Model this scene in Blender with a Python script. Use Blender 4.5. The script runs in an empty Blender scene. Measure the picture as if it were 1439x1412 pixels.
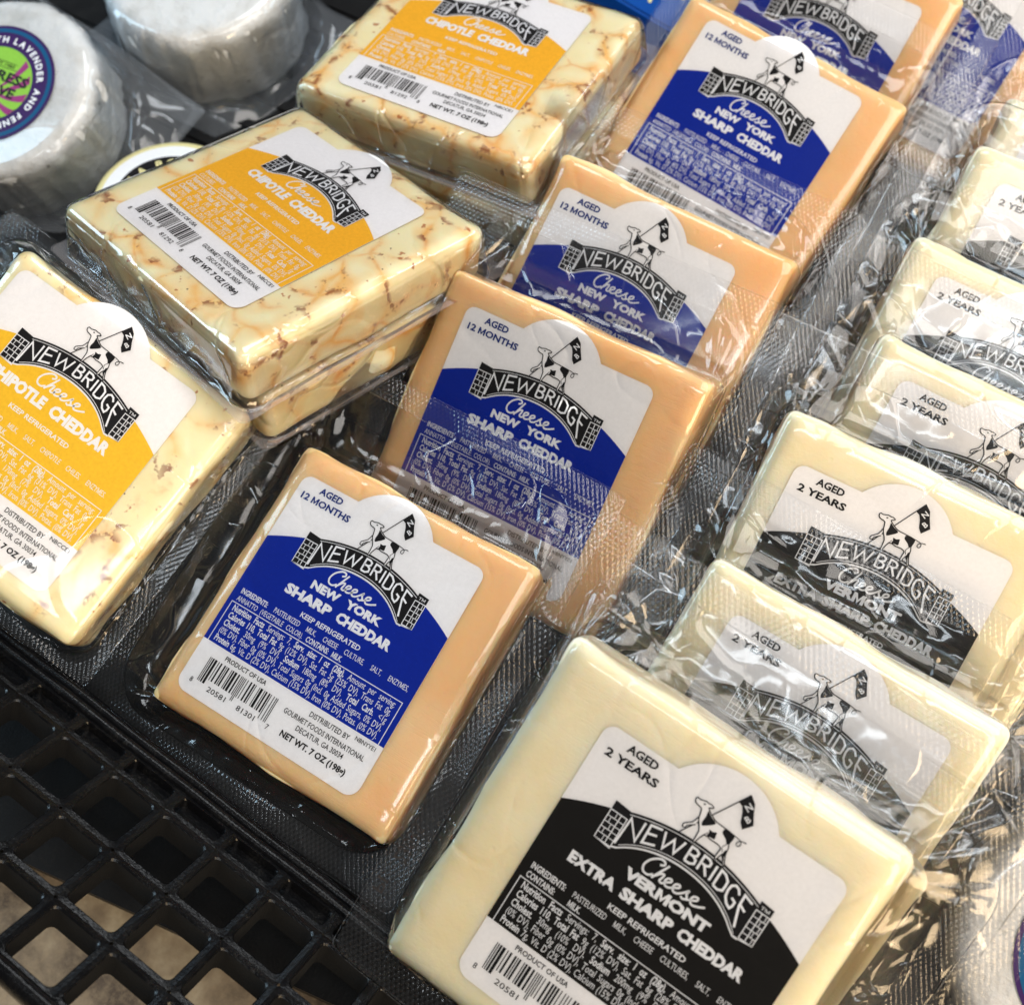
import bpy, bmesh, math, random
import numpy as np
from mathutils import Matrix, Vector
from mathutils.noise import noise as pnoise

# ------------------------------------------------------------------ scene, camera, light
scene = bpy.context.scene
col = scene.collection
S = 0.01                      # everything below is written in centimetres
random.seed(7)

CAM_ROWS = ((0.8563, -0.4531, 0.2480), (0.5165, 0.7512, -0.4111), (0.0, 0.4801, 0.8772))
cam_data = bpy.data.cameras.new('camera')
cam = bpy.data.objects.new('camera', cam_data)
col.objects.link(cam)
m = Matrix(CAM_ROWS).to_4x4()
m.translation = Vector((0, 0, 37)) * S
cam.matrix_world = m
cam_data.sensor_width = 36
cam_data.lens = 38.78
cam_data.clip_start = 0.01
cam_data.clip_end = 50
cam_data.dof.use_dof = True
cam_data.dof.focus_distance = 0.335
cam_data.dof.aperture_fstop = 13
scene.camera = cam
scene.view_settings.view_transform = 'Standard'
scene.view_settings.look = 'None'
scene.view_settings.gamma = 1
scene.view_settings.exposure = 0.17
scene.cycles.transparent_max_bounces = 20
scene.cycles.max_bounces = 6
scene.cycles.glossy_bounces = 2
scene.cycles.diffuse_bounces = 3

world = bpy.data.worlds.new('World')
scene.world = world
world.use_nodes = True
bg = world.node_tree.nodes['Background']
bg.inputs['Color'].default_value = (1.0, 0.97, 0.94, 1)
bg.inputs['Strength'].default_value = 0.06

def area(name, loc, target, sx, sy, watts, color):
    d = bpy.data.lights.new(name, 'AREA')
    d.shape = 'RECTANGLE'; d.size = sx * S; d.size_y = sy * S
    d.energy = watts; d.color = color
    o = bpy.data.objects.new(name, d)
    col.objects.link(o)
    o.location = Vector(loc) * S
    o.rotation_euler = (Vector(target) - Vector(loc)).to_track_quat('-Z', 'Y').to_euler()
    return o
LIGHTS = [
    # broad soft panel of the case canopy, above and to the right
    ('overhead_soft_light', (42, 22, 120), (0, 14, 0), 80, 80, 11.0, (1.0, 0.95, 0.89)),
    ('overhead_soft_light', (-38, 70, 110), (-25, 24, 0), 50, 30, 3.2, (0.93, 0.97, 1.0)),  # added fill from the back left, brightens the white wheels
    # tube across the shop ceiling behind the shopper
    ('ceiling_tube', (13, -53, 150), (0, 10, 0), 84, 10, 3.2, (0.86, 0.94, 1.0)),
    # warm lamp low on the near right
    ('warm_lamp', (62, -30, 62), (4, 6, 0), 24, 44, 4.4, (1.0, 0.74, 0.44)),
    # cool tubes on the left and beyond the display
    ('cool_tube', (-104, -2, 62), (-14, 14, 0), 24, 70, 5.0, (0.58, 0.82, 1.0)),
    ('cool_tube', (50, 100, 90), (0, 25, 0), 90, 20, 3.2, (0.62, 0.82, 1.0)),
]
for a in LIGHTS: area(*a)

# ------------------------------------------------------------------ materials
def new_mat(name):
    mt = bpy.data.materials.new(name); mt.use_nodes = True
    nt = mt.node_tree; nt.nodes.clear()
    out = nt.nodes.new('ShaderNodeOutputMaterial')
    return mt, nt, out

def N(nt, kind, **kw):
    n = nt.nodes.new(kind)
    for k, v in kw.items():
        if k.startswith('i_'):
            key = k[2:].replace('_', ' ')
            n.inputs[int(key) if key.isdigit() else key].default_value = v
        else:
            setattr(n, k, v)
    return n

def coords(nt, scale=1.0, loc_rand=True):
    """object coordinates in centimetres, shifted per object"""
    tc = N(nt, 'ShaderNodeTexCoord')
    mp = N(nt, 'ShaderNodeVectorMath', operation='SCALE'); mp.inputs['Scale'].default_value = 100 * scale
    nt.links.new(tc.outputs['Object'], mp.inputs[0])
    if not loc_rand: return mp.outputs[0]
    oi = N(nt, 'ShaderNodeObjectInfo')
    mu = N(nt, 'ShaderNodeMath', operation='MULTIPLY'); mu.inputs[1].default_value = 37.0
    nt.links.new(oi.outputs['Random'], mu.inputs[0])
    ad = N(nt, 'ShaderNodeVectorMath', operation='ADD')
    nt.links.new(mp.outputs[0], ad.inputs[0]); nt.links.new(mu.outputs[0], ad.inputs[1])
    return ad.outputs[0]

def ramp(nt, fac, stops, interp='LINEAR'):
    r = N(nt, 'ShaderNodeValToRGB'); r.color_ramp.interpolation = interp
    el = r.color_ramp.elements
    while len(el) < len(stops): el.new(0.5)
    for e, (p, c) in zip(el, stops):
        e.position = p; e.color = (*c, 1) if len(c) == 3 else c
    nt.links.new(fac, r.inputs[0])
    return r.outputs[0]

def mixc(nt, fac, a, b, mode='MIX'):
    x = N(nt, 'ShaderNodeMix', data_type='RGBA', blend_type=mode)
    for sock, v in ((x.inputs[0], fac), (x.inputs[6], a), (x.inputs[7], b)):
        if isinstance(v, (int, float)): sock.default_value = v
        elif isinstance(v, tuple): sock.default_value = (*v, 1)
        else: nt.links.new(v, sock)
    return x.outputs[2]

def maths(nt, op, a, b=None, c=None):
    x = N(nt, 'ShaderNodeMath', operation=op)
    for s, v in zip(x.inputs, (a, b, c)):
        if v is None: continue
        if isinstance(v, (int, float)): s.default_value = v
        else: nt.links.new(v, s)
    return x.outputs[0]

def noise_tex(nt, vec, scale, detail=3, rough=0.5, dist=0.0):
    n = N(nt, 'ShaderNodeTexNoise'); n.inputs['Scale'].default_value = scale
    n.inputs['Detail'].default_value = detail; n.inputs['Roughness'].default_value = rough
    n.inputs['Distortion'].default_value = dist
    nt.links.new(vec, n.inputs['Vector'])
    return n.outputs[0], n.outputs[1]

def bump(nt, height, strength, dist_cm, normal=None):
    b = N(nt, 'ShaderNodeBump'); b.inputs['Strength'].default_value = strength
    b.inputs['Distance'].default_value = dist_cm * S
    nt.links.new(height, b.inputs['Height'])
    if normal is not None: nt.links.new(normal, b.inputs['Normal'])
    return b.outputs[0]

def cheese_mat(name, base, light, dark, sss, patch=0.5):
    mt, nt, out = new_mat(name)
    v = coords(nt)
    n1, _ = noise_tex(nt, v, 0.28, 3, 0.55)
    n2, _ = noise_tex(nt, v, 1.7, 4, 0.6)
    c = ramp(nt, n1, [(0.30, dark), (0.52, base), (0.72, light)])
    c = mixc(nt, maths(nt, 'MULTIPLY', ramp(nt, n2, [(0.45, (0, 0, 0)), (0.75, (1, 1, 1))]), 0.25 * patch), c, light)
    p = N(nt, 'ShaderNodeBsdfPrincipled')
    nt.links.new(c, p.inputs['Base Color'])
    p.inputs['Roughness'].default_value = 0.38
    p.inputs['Specular IOR Level'].default_value = 0.35
    p.inputs['Subsurface Weight'].default_value = 0.7
    p.inputs['Subsurface Radius'].default_value = sss
    p.inputs['Subsurface Scale'].default_value = 0.008
    h, _ = noise_tex(nt, v, 2.6, 5, 0.6)
    st = N(nt, 'ShaderNodeMapping'); st.inputs['Scale'].default_value = (0.25, 3.2, 3.2); st.inputs['Rotation'].default_value = (0, 0, 0.5)
    nt.links.new(v, st.inputs['Vector'])
    k, _ = noise_tex(nt, st.outputs[0], 1.0, 3, 0.6)
    cut = ramp(nt, maths(nt, 'ABSOLUTE', maths(nt, 'SUBTRACT', k, 0.5)), [(0.0, (0, 0, 0)), (0.02, (1, 1, 1))])
    pit = N(nt, 'ShaderNodeTexVoronoi', feature='F1'); pit.inputs['Scale'].default_value = 1.15
    nt.links.new(v, pit.inputs['Vector'])
    pt = ramp(nt, pit.outputs['Distance'], [(0.05, (0, 0, 0)), (0.11, (1, 1, 1))])
    gate = ramp(nt, n1, [(0.45, (0, 0, 0)), (0.6, (1, 1, 1))])
    hh = maths(nt, 'MULTIPLY_ADD', maths(nt, 'MULTIPLY', cut, gate), 0.22, h)
    hh = maths(nt, 'MULTIPLY_ADD', pt, 0.30, hh)
    nt.links.new(bump(nt, hh, 0.5, 0.06), p.inputs['Normal'])
    nt.links.new(p.outputs[0], out.inputs[0])
    return mt

def chipotle_mat(name='chipotle_cheese', lo=0.35, hi=0.60, sc=0.54, wear=1.0):
    mt, nt, out = new_mat(name)
    v = coords(nt)
    _, nc = noise_tex(nt, v, 0.8, 1, 0.4)
    wob = N(nt, 'ShaderNodeVectorMath', operation='MULTIPLY_ADD')
    nt.links.new(nc, wob.inputs[0]); wob.inputs[1].default_value = (1.5, 1.5, 1.5); nt.links.new(v, wob.inputs[2])
    def vor(scale, vec, feat='DISTANCE_TO_EDGE'):
        x = N(nt, 'ShaderNodeTexVoronoi', feature=feat); x.inputs['Scale'].default_value = scale
        nt.links.new(vec, x.inputs['Vector']); return x
    e = vor(sc, wob.outputs[0]).outputs['Distance']
    n1, _ = noise_tex(nt, v, 0.55, 3, 0.6)
    n2, _ = noise_tex(nt, v, 1.3, 4, 0.6)
    n3, _ = noise_tex(nt, v, 4.2, 3, 0.6)
    # broad warm halo along the joins between curds
    halo = ramp(nt, e, [(0.0, (0.9, 0.9, 0.9)), (0.08, (0.5, 0.5, 0.5)), (0.24, (0, 0, 0))])
    halo = maths(nt, 'MULTIPLY', halo, ramp(nt, n1, [(lo, (0, 0, 0)), (hi, (1, 1, 1))]))
    line = ramp(nt, e, [(0.0, (1, 1, 1)), (0.03, (0.6, 0.6, 0.6)), (0.085, (0, 0, 0))])
    line = maths(nt, 'MULTIPLY', line, ramp(nt, n2, [(lo + .1, (0, 0, 0)), (hi + .1, (1, 1, 1))]))
    n4, _ = noise_tex(nt, v, 1.6, 3, 0.65)
    blot = ramp(nt, n4, [(0.555, (0, 0, 0)), (0.61, (1, 1, 1))])
    blot = maths(nt, 'MULTIPLY', blot, ramp(nt, e, [(0.0, (1, 1, 1)), (0.12, (0, 0, 0))]))
    c = ramp(nt, n1, [(0.3, (0.90, 0.80, 0.50)), (0.7, (0.95, 0.90, 0.64))])
    c = mixc(nt, maths(nt, 'MULTIPLY', halo, 0.85), c, (0.91, 0.47, 0.05))
    c = mixc(nt, maths(nt, 'MULTIPLY', line, 0.45), c, (0.70, 0.17, 0.006))
    c = mixc(nt, maths(nt, 'MULTIPLY', blot, 0.8), c, (0.22, 0.030, 0.010))
    fl = vor(1.5, v, 'F1').outputs['Distance']
    sp, _ = noise_tex(nt, v, 2.3, 2, 0.5)
    c = mixc(nt, maths(nt, 'MULTIPLY', ramp(nt, sp, [(0.70, (0, 0, 0)), (0.74, (1, 1, 1))]), 0.8), c, (0.42, 0.10, 0.012))
    c = mixc(nt, ramp(nt, fl, [(0.035, (0.85, 0.85, 0.85)), (0.06, (0, 0, 0))]), c, (0.06, 0.03, 0.015))
    p = N(nt, 'ShaderNodeBsdfPrincipled')
    nt.links.new(c, p.inputs['Base Color'])
    p.inputs['Roughness'].default_value = 0.3
    p.inputs['Subsurface Weight'].default_value = 0.4
    p.inputs['Subsurface Radius'].default_value = (1, 0.6, 0.3)
    p.inputs['Subsurface Scale'].default_value = 0.003
    h, _ = noise_tex(nt, v, 1.6, 4, 0.55)
    nt.links.new(bump(nt, h, 0.35, 0.07), p.inputs['Normal'])
    nt.links.new(p.outputs[0], out.inputs[0])
    return mt

def print_mat(name, color, rough=0.42, var=0.06):
    mt, nt, out = new_mat(name)
    v = coords(nt)
    n, _ = noise_tex(nt, v, 9.0, 3, 0.6)
    dk = tuple(c * (1 - var) for c in color); lt = tuple(min(1, c * (1 + var)) for c in color)
    p = N(nt, 'ShaderNodeBsdfPrincipled')
    nt.links.new(ramp(nt, n, [(0.3, dk), (0.7, lt)]), p.inputs['Base Color'])
    p.inputs['Roughness'].default_value = rough
    p.inputs['Specular IOR Level'].default_value = 0.12
    h, _ = noise_tex(nt, v, 0.8, 3, 0.5)
    nt.links.new(bump(nt, h, 0.5, 0.06), p.inputs['Normal'])
    nt.links.new(p.outputs[0], out.inputs[0])
    return mt

def film_mat(name, tint=(0.985, 0.985, 0.985), haze=0.004, seal_haze=0.025, gloss=1.1, crease=1.0, haze_col=(0.75, 0.76, 0.8), pattern=True):
    """clear vacuum film: sharp reflections over see-through plastic, a knurled milky seal band where 'seal' is 1"""
    mt, nt, out = new_mat(name)
    v = coords(nt, 1.0, False)
    vr = coords(nt)
    at = N(nt, 'ShaderNodeAttribute', attribute_name='seal')
    cr = N(nt, 'ShaderNodeAttribute', attribute_name='crease')
    seal = at.outputs['Fac']; crz = cr.outputs['Fac']
    # knurl: crossed diagonal ribs about 2 mm apart
    sx = N(nt, 'ShaderNodeSeparateXYZ'); nt.links.new(v, sx.inputs[0])
    f = 2 * math.pi / 0.165
    a = maths(nt, 'SINE', maths(nt, 'MULTIPLY', maths(nt, 'ADD', sx.outputs[0], maths(nt, 'MULTIPLY', sx.outputs[1], 0.62)), f))
    b = maths(nt, 'SINE', maths(nt, 'MULTIPLY', maths(nt, 'SUBTRACT', sx.outputs[0], maths(nt, 'MULTIPLY', sx.outputs[1], 0.62)), f))
    kn = maths(nt, 'ADD', a, b)
    kn01 = maths(nt, 'MULTIPLY_ADD', kn, 0.25, 0.5)
    h_kn = maths(nt, 'MULTIPLY', kn01, seal)
    # creases: thin raised fold lines on an otherwise taut web
    nz = N(nt, 'ShaderNodeTexNoise'); nz.inputs['Scale'].default_value = 0.34; nz.inputs['Detail'].default_value = 0.4
    nz.inputs['Distortion'].default_value = 0.15
    nt.links.new(vr, nz.inputs['Vector'])
    sz = N(nt, 'ShaderNodeSeparateColor'); nt.links.new(nz.outputs[1], sz.inputs[0])
    def fold(sock, w):
        d = maths(nt, 'ABSOLUTE', maths(nt, 'SUBTRACT', sock, 0.5))
        k = N(nt, 'ShaderNodeMath', operation='MULTIPLY_ADD', use_clamp=True)
        nt.links.new(d, k.inputs[0]); k.inputs[1].default_value = -1 / w; k.inputs[2].default_value = 1.0
        return maths(nt, 'MULTIPLY', k.outputs[0], k.outputs[0])
    r1 = fold(sz.outputs[0], 0.045); r2 = fold(sz.outputs[1], 0.03)
    h_c = maths(nt, 'MULTIPLY', maths(nt, 'ADD', r1, maths(nt, 'MULTIPLY', r2, 0.6)), maths(nt, 'MULTIPLY', crz, 0.15 * crease))
    h = maths(nt, 'MULTIPLY_ADD', maths(nt, 'MULTIPLY', sz.outputs[2], crz), 0.60, h_c)
    # the embossing fades where the web was stretched or pressed flat
    fade = maths(nt, 'MULTIPLY', ramp(nt, sz.outputs[1], [(0.36, (0.15, 0.15, 0.15)), (0.60, (1, 1, 1))]), 0.13)
    if pattern: h = maths(nt, 'MULTIPLY_ADD', h_kn, fade, h)
    nb = bump(nt, h, 1.0, 0.22)
    gl = N(nt, 'ShaderNodeBsdfGlossy')
    gl.inputs['Color'].default_value = (1, 1, 1, 1)
    rr = maths(nt, 'MULTIPLY_ADD', seal, 0.07, 0.10)
    nt.links.new(rr, gl.inputs['Roughness']); nt.links.new(nb, gl.inputs['Normal'])
    fr = N(nt, 'ShaderNodeFresnel'); fr.inputs['IOR'].default_value = 1.5
    nt.links.new(nb, fr.inputs['Normal'])
    fac = maths(nt, 'MINIMUM', maths(nt, 'MULTIPLY', fr.outputs[0], gloss), 0.9)
    tr = N(nt, 'ShaderNodeBsdfTransparent'); tr.inputs['Color'].default_value = (*tint, 1)
    df = N(nt, 'ShaderNodeBsdfDiffuse'); df.inputs['Color'].default_value = (*haze_col, 1)
    tl = N(nt, 'ShaderNodeBsdfTranslucent'); tl.inputs['Color'].default_value = (*haze_col, 1)
    hz = N(nt, 'ShaderNodeMixShader'); hz.inputs[0].default_value = 0.4
    nt.links.new(df.outputs[0], hz.inputs[1]); nt.links.new(tl.outputs[0], hz.inputs[2])
    hfac = maths(nt, 'MULTIPLY', seal, maths(nt, 'MULTIPLY_ADD', kn01, 0.9, 0.25) if pattern else 1.0)
    hfac = maths(nt, 'MULTIPLY_ADD', hfac, seal_haze, maths(nt, 'MULTIPLY', crz, haze))
    m1 = N(nt, 'ShaderNodeMixShader'); nt.links.new(hfac, m1.inputs[0])
    nt.links.new(tr.outputs[0], m1.inputs[1]); nt.links.new(hz.outputs[0], m1.inputs[2])
    m2 = N(nt, 'ShaderNodeMixShader'); nt.links.new(fac, m2.inputs[0])
    nt.links.new(m1.outputs[0], m2.inputs[1]); nt.links.new(gl.outputs[0], m2.inputs[2])
    nt.links.new(m2.outputs[0], out.inputs[0])
    return mt

def plastic_mat(name, base, rough=0.35, dust=(0.05, 0.048, 0.045), scale=1.0):
    mt, nt, out = new_mat(name)
    v = coords(nt)
    n, _ = noise_tex(nt, v, 1.3 * scale, 6, 0.7)
    n2, _ = noise_tex(nt, v, 11 * scale, 3, 0.6)
    f = maths(nt, 'MULTIPLY', ramp(nt, n, [(0.45, (0, 0, 0)), (0.7, (1, 1, 1))]), ramp(nt, n2, [(0.45, (0, 0, 0)), (0.62, (1, 1, 1))]))
    p = N(nt, 'ShaderNodeBsdfPrincipled')
    nt.links.new(mixc(nt, f, base, dust), p.inputs['Base Color'])
    nt.links.new(maths(nt, 'MULTIPLY_ADD', n, 0.35, rough - 0.12), p.inputs['Roughness'])
    p.inputs['Specular IOR Level'].default_value = 0.28
    nt.links.new(bump(nt, n2, 0.35, 0.04), p.inputs['Normal'])
    nt.links.new(p.outputs[0], out.inputs[0])
    return mt

def stone_mat():
    mt, nt, out = new_mat('beige_counter')
    v = coords(nt)
    n, _ = noise_tex(nt, v, 0.35, 5, 0.6)
    n2, _ = noise_tex(nt, v, 3.5, 6, 0.72)
    c = ramp(nt, n, [(0.35, (0.08, 0.055, 0.035)), (0.52, (0.26, 0.20, 0.13)), (0.72, (0.62, 0.53, 0.37))])
    c = mixc(nt, maths(nt, 'MULTIPLY', ramp(nt, n2, [(0.42, (0, 0, 0)), (0.66, (1, 1, 1))]), 0.45), c, (0.34, 0.26, 0.16))
    p = N(nt, 'ShaderNodeBsdfPrincipled'); nt.links.new(c, p.inputs['Base Color'])
    p.inputs['Roughness'].default_value = 0.6
    nt.links.new(bump(nt, n2, 0.4, 0.08), p.inputs['Normal'])
    nt.links.new(p.outputs[0], out.inputs[0])
    return mt

def rind_mat():
    mt, nt, out = new_mat('white_rind')
    v = coords(nt)
    n, _ = noise_tex(nt, v, 0.9, 4, 0.6)
    c = ramp(nt, n, [(0.3, (0.74, 0.72, 0.68)), (0.55, (0.90, 0.89, 0.87))])
    fl = N(nt, 'ShaderNodeTexVoronoi', feature='F1'); fl.inputs['Scale'].default_value = 0.8
    nt.links.new(v, fl.inputs['Vector'])
    c = mixc(nt, ramp(nt, fl.outputs['Distance'], [(0.05, (0.6, 0.6, 0.6)), (0.09, (0, 0, 0))]), c, (0.15, 0.14, 0.13))
    p = N(nt, 'ShaderNodeBsdfPrincipled'); nt.links.new(c, p.inputs['Base Color'])
    p.inputs['Roughness'].default_value = 0.5
    p.inputs['Subsurface Weight'].default_value = 0.3
    p.inputs['Subsurface Radius'].default_value = (1, 0.9, 0.8)
    p.inputs['Subsurface Scale'].default_value = 0.002
    h, _ = noise_tex(nt, v, 3.0, 5, 0.65)
    h2, _ = noise_tex(nt, v, 0.9, 3, 0.55)
    nt.links.new(bump(nt, maths(nt, 'MULTIPLY_ADD', h2, 2.0, h), 0.9, 0.14), p.inputs['Normal'])
    nt.links.new(p.outputs[0], out.inputs[0])
    return mt

MAT = {
    'orange': cheese_mat('orange_cheddar', (0.96, 0.61, 0.32), (0.97, 0.67, 0.39), (0.95, 0.57, 0.26), (1, 0.45, 0.2)),
    'pale': cheese_mat('pale_cheddar', (0.91, 0.82, 0.60), (0.93, 0.88, 0.71), (0.88, 0.76, 0.50), (1, 0.7, 0.4)),
    'chipotle': chipotle_mat(),
    'chipotle_plain': chipotle_mat('chipotle_cheese_plain', 0.46, 0.66, 0.45),
    'paper': print_mat('label_paper', (0.86, 0.85, 0.86), 0.5, 0.03),
    'white': print_mat('white_print', (0.84, 0.85, 0.88), 0.45, 0.02),
    'black': print_mat('black_print', (0.012, 0.011, 0.012), 0.38),
    'navy': print_mat('navy_print', (0.006, 0.03, 0.20), 0.4),
    'blue': print_mat('blue_print', (0.001, 0.022, 0.34), 0.40),
    'blackfield': print_mat('black_field_print', (0.010, 0.009, 0.008), 0.40),
    'amber': print_mat('amber_print', (0.90, 0.50, 0.030), 0.42),
    'yellow': print_mat('yellow_print', (0.85, 0.55, 0.035), 0.42),
    'film': film_mat('clear_film'),
    'frost': film_mat('frosted_film', (0.95, 0.965, 0.98), 0.17, 0.10, 1.1, 0.9, (0.74, 0.79, 0.86)),
    'shrunk': film_mat('shrunk_film', (0.97, 0.965, 0.97), 0.02, 0.20, 1.5, 1.2, (0.82, 0.76, 0.78), False),
    'plastic': plastic_mat('black_plastic', (0.003, 0.003, 0.0035), 0.16, (0.014, 0.013, 0.012)),
    'case': plastic_mat('case_black', (0.004, 0.004, 0.0045), 0.5, (0.012, 0.011, 0.010)),
    'soft': film_mat('soft_clear_film', haze=0.03, seal_haze=0.08, gloss=1.3, crease=0.45),
    'shaded_plastic': plastic_mat('shaded_black_plastic', (0.002, 0.002, 0.0022), 0.85, (0.006, 0.006, 0.005)),
    'stone': stone_mat(),
    'rind': rind_mat(),
    'purple': print_mat('dark_purple_print', (0.035, 0.010, 0.085)),
    'teal': print_mat('deep_blue_ring_print', (0.004, 0.075, 0.18)),
    'green': print_mat('leaf_green_print', (0.23, 0.48, 0.05)),
    'magenta': print_mat('magenta_print', (0.27, 0.035, 0.16)),
    'cream': print_mat('cream_print', (0.80, 0.70, 0.34)),
    'boxblue': print_mat('royal_blue_print', (0.006, 0.07, 0.33)),
    'ink': print_mat('date_ink', (0.03, 0.02, 0.015)),
}

# ------------------------------------------------------------------ mesh helpers
def link(name, me, parent=None, mat=None, smooth=False):
    o = bpy.data.objects.new(name, me); col.objects.link(o)
    if parent is not None: o.parent = parent
    if mat is not None and len(me.materials) == 0:
        me.materials.append(MAT[mat])
    if smooth:
        me.polygons.foreach_set('use_smooth', [True] * len(me.polygons))
    return o

def mesh(name, verts, faces, attrs=None, smooth=False, mat=None):
    me = bpy.data.meshes.new(name)
    me.from_pydata([tuple(c * S for c in v) for v in verts], [], faces)
    if smooth: me.polygons.foreach_set('use_smooth', [True] * len(me.polygons))
    for k, vals in (attrs or {}).items():
        a = me.attributes.new(k, 'FLOAT', 'POINT'); a.data.foreach_set('value', vals)
    if mat: me.materials.append(MAT[mat])
    me.update()
    return me

def thing(name, label, cat, loc=(0, 0, 0), rot=None, group=None):
    o = bpy.data.objects.new(name, None); col.objects.link(o)
    o.empty_display_size = 0.02
    mw = (Matrix(rot).to_4x4() if rot is not None else Matrix.Identity(4))
    mw.translation = Vector(loc) * S
    o.matrix_world = mw
    o['label'] = label; o['category'] = cat
    if group: o['group'] = group
    return o

class Flat:
    """collects flat shapes (fills, ribbons, glyphs) lying in the label plane"""
    def __init__(self): self.v = []; self.f = []; self.lift = 0
    def fill(self, pts, z=0.0):
        n = len(self.v); self.v += [(x, y, z + self.lift) for x, y in pts]; self.f.append(tuple(range(n, n + len(pts))))
    def ribbon(self, pts, w, z=0.0, closed=False, w2=None):
        P = [np.array(p, float) for p in pts]; n = len(P); L = []
        for i in range(n):
            a = P[(i - 1) % n] if (closed or i > 0) else P[i]
            b = P[(i + 1) % n] if (closed or i < n - 1) else P[i]
            d0 = P[i] - a; d1 = b - P[i]
            if np.linalg.norm(d0) < 1e-9: d0 = d1
            if np.linalg.norm(d1) < 1e-9: d1 = d0
            d0 = d0 / np.linalg.norm(d0); d1 = d1 / np.linalg.norm(d1)
            t = d0 + d1
            if np.linalg.norm(t) < 0.3: t = d0
            t = t / np.linalg.norm(t); nn = np.array([-t[1], t[0]])
            k = 1 / max(0.45, abs(t @ d0))
            ww = w if w2 is None else w + (w2 - w) * i / (n - 1)
            e = np.zeros(2)
            L.append((P[i] + nn * ww / 2 * k, P[i] - nn * ww / 2 * k))
        base = len(self.v)
        for a, b in L:
            self.v.append((a[0], a[1], z + self.lift)); self.v.append((b[0], b[1], z + self.lift))
        m_ = n if closed else n - 1
        for i in range(m_):
            j = (i + 1) % n
            self.f.append((base + 2 * i, base + 2 * i + 1, base + 2 * j + 1, base + 2 * j))
    def glyphs(self, verts, faces, fx):
        n = len(self.v); self.v += [(*fx(x, y), self.lift) for x, y in verts]
        self.f += [tuple(n + i for i in f) for f in faces]
    def build(self, name, parent, mat, z):
        me = mesh(name, [(x, y, c + z) for x, y, c in self.v], self.f, mat=mat)
        return me if parent is None else link(name, me, parent)

def smooth_curve(pts, n=5, closed=False):
    P = [np.array(p, float) for p in pts]; out = []
    k = len(P); rng = range(k if closed else k - 1)
    for i in rng:
        if closed: a, b, c, d = P[i - 1], P[i], P[(i + 1) % k], P[(i + 2) % k]
        else: a, b, c, d = P[max(0, i - 1)], P[i], P[i + 1], P[min(k - 1, i + 2)]
        for j in range(n):
            t = j / n
            out.append(0.5 * ((2 * b) + (-a + c) * t + (2 * a - 5 * b + 4 * c - d) * t * t + (-a + 3 * b - 3 * c + d) * t ** 3))
    if not closed: out.append(P[-1])
    return [tuple(p) for p in out]

_gc = {}
def raw_glyph(text, bold=0.0):
    """verts and faces of a word set in the built-in font"""
    key = (text, bold)
    if key in _gc: return _gc[key]
    c = bpy.data.curves.new('t', 'FONT'); c.body = text; c.size = 1.0; c.offset = bold
    c.resolution_u = 2
    o = bpy.data.objects.new('t', c); col.objects.link(o)
    dg = bpy.context.evaluated_depsgraph_get(); dg.update()
    ev = o.evaluated_get(dg); me = ev.to_mesh()
    vs = [(v.co.x, v.co.y) for v in me.vertices]; fs = [tuple(p.vertices) for p in me.polygons]
    ev.to_mesh_clear(); bpy.data.objects.remove(o); bpy.data.curves.remove(c)
    _gc[key] = (vs, fs)
    return _gc[key]

def width(text):
    vs, _ = raw_glyph(text); return max(v[0] for v in vs) - min(v[0] for v in vs)

def bold_m(bold):
    """the font's M does not take an outline offset: draw it"""
    vs, _ = raw_glyph('M'); w = max(v[0] for v in vs) - min(v[0] for v in vs); h = max(v[1] for v in vs)
    b = bold; t = .085 + 2 * b; c = w / 2; d = t * 1.15
    P = [(-b, -b), (t - b, -b), (t - b, h * .60), (c - .02, -b * .2), (c + .02, -b * .2), (w + b - t, h * .60), (w + b - t, -b), (w + b, -b), (w + b, h + b), (w + b - t, h + b), (c, h * .30 + b * 1.2), (t - b, h + b), (-b, h + b)]
    return P, [tuple(range(len(P)))]

def glyph(text, bold=0.0, shear=0.0):
    if bold <= 0 or 'M' not in text: return raw_glyph(text, max(bold, 0) if bold > 0 else 0.0)
    key = (text, bold, 'm')
    if key in _gc: return _gc[key]
    V, Fc = [], []; x = 0.0; base = width('HH')
    for ch in text:
        if ch == ' ': x += .26; continue
        adv = width('H' + ch + 'H') - base
        v0, _ = raw_glyph(ch); x0 = min(q[0] for q in v0); w = max(q[0] for q in v0) - x0
        if ch == 'M': vs, fs = bold_m(bold); off = x + (adv - w) / 2
        else: vs, fs = raw_glyph(ch, bold); off = x + (adv - w) / 2 - x0
        n = len(V); V += [(a + off, b) for a, b in vs]; Fc += [tuple(n + i for i in f) for f in fs]
        x += adv
    _gc[key] = (V, Fc)
    return _gc[key]
_capv, _ = glyph('H')
CAP = max(v[1] for v in _capv)

def put(F, text, x0, x1, y, cap, bold=0.0, shear=0.0):
    bold = bold + (0.007 if bold > .03 else 0.004)
    vs, fs = glyph(text, bold, shear)
    a = min(v[0] for v in vs); b = max(v[0] for v in vs)
    sx = (x1 - x0) / (b - a); sy = cap / (CAP + 2 * bold)
    F.glyphs(vs, fs, lambda x, yy: (x0 + (x - a) * sx, y + (yy + bold) * sy))

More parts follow.
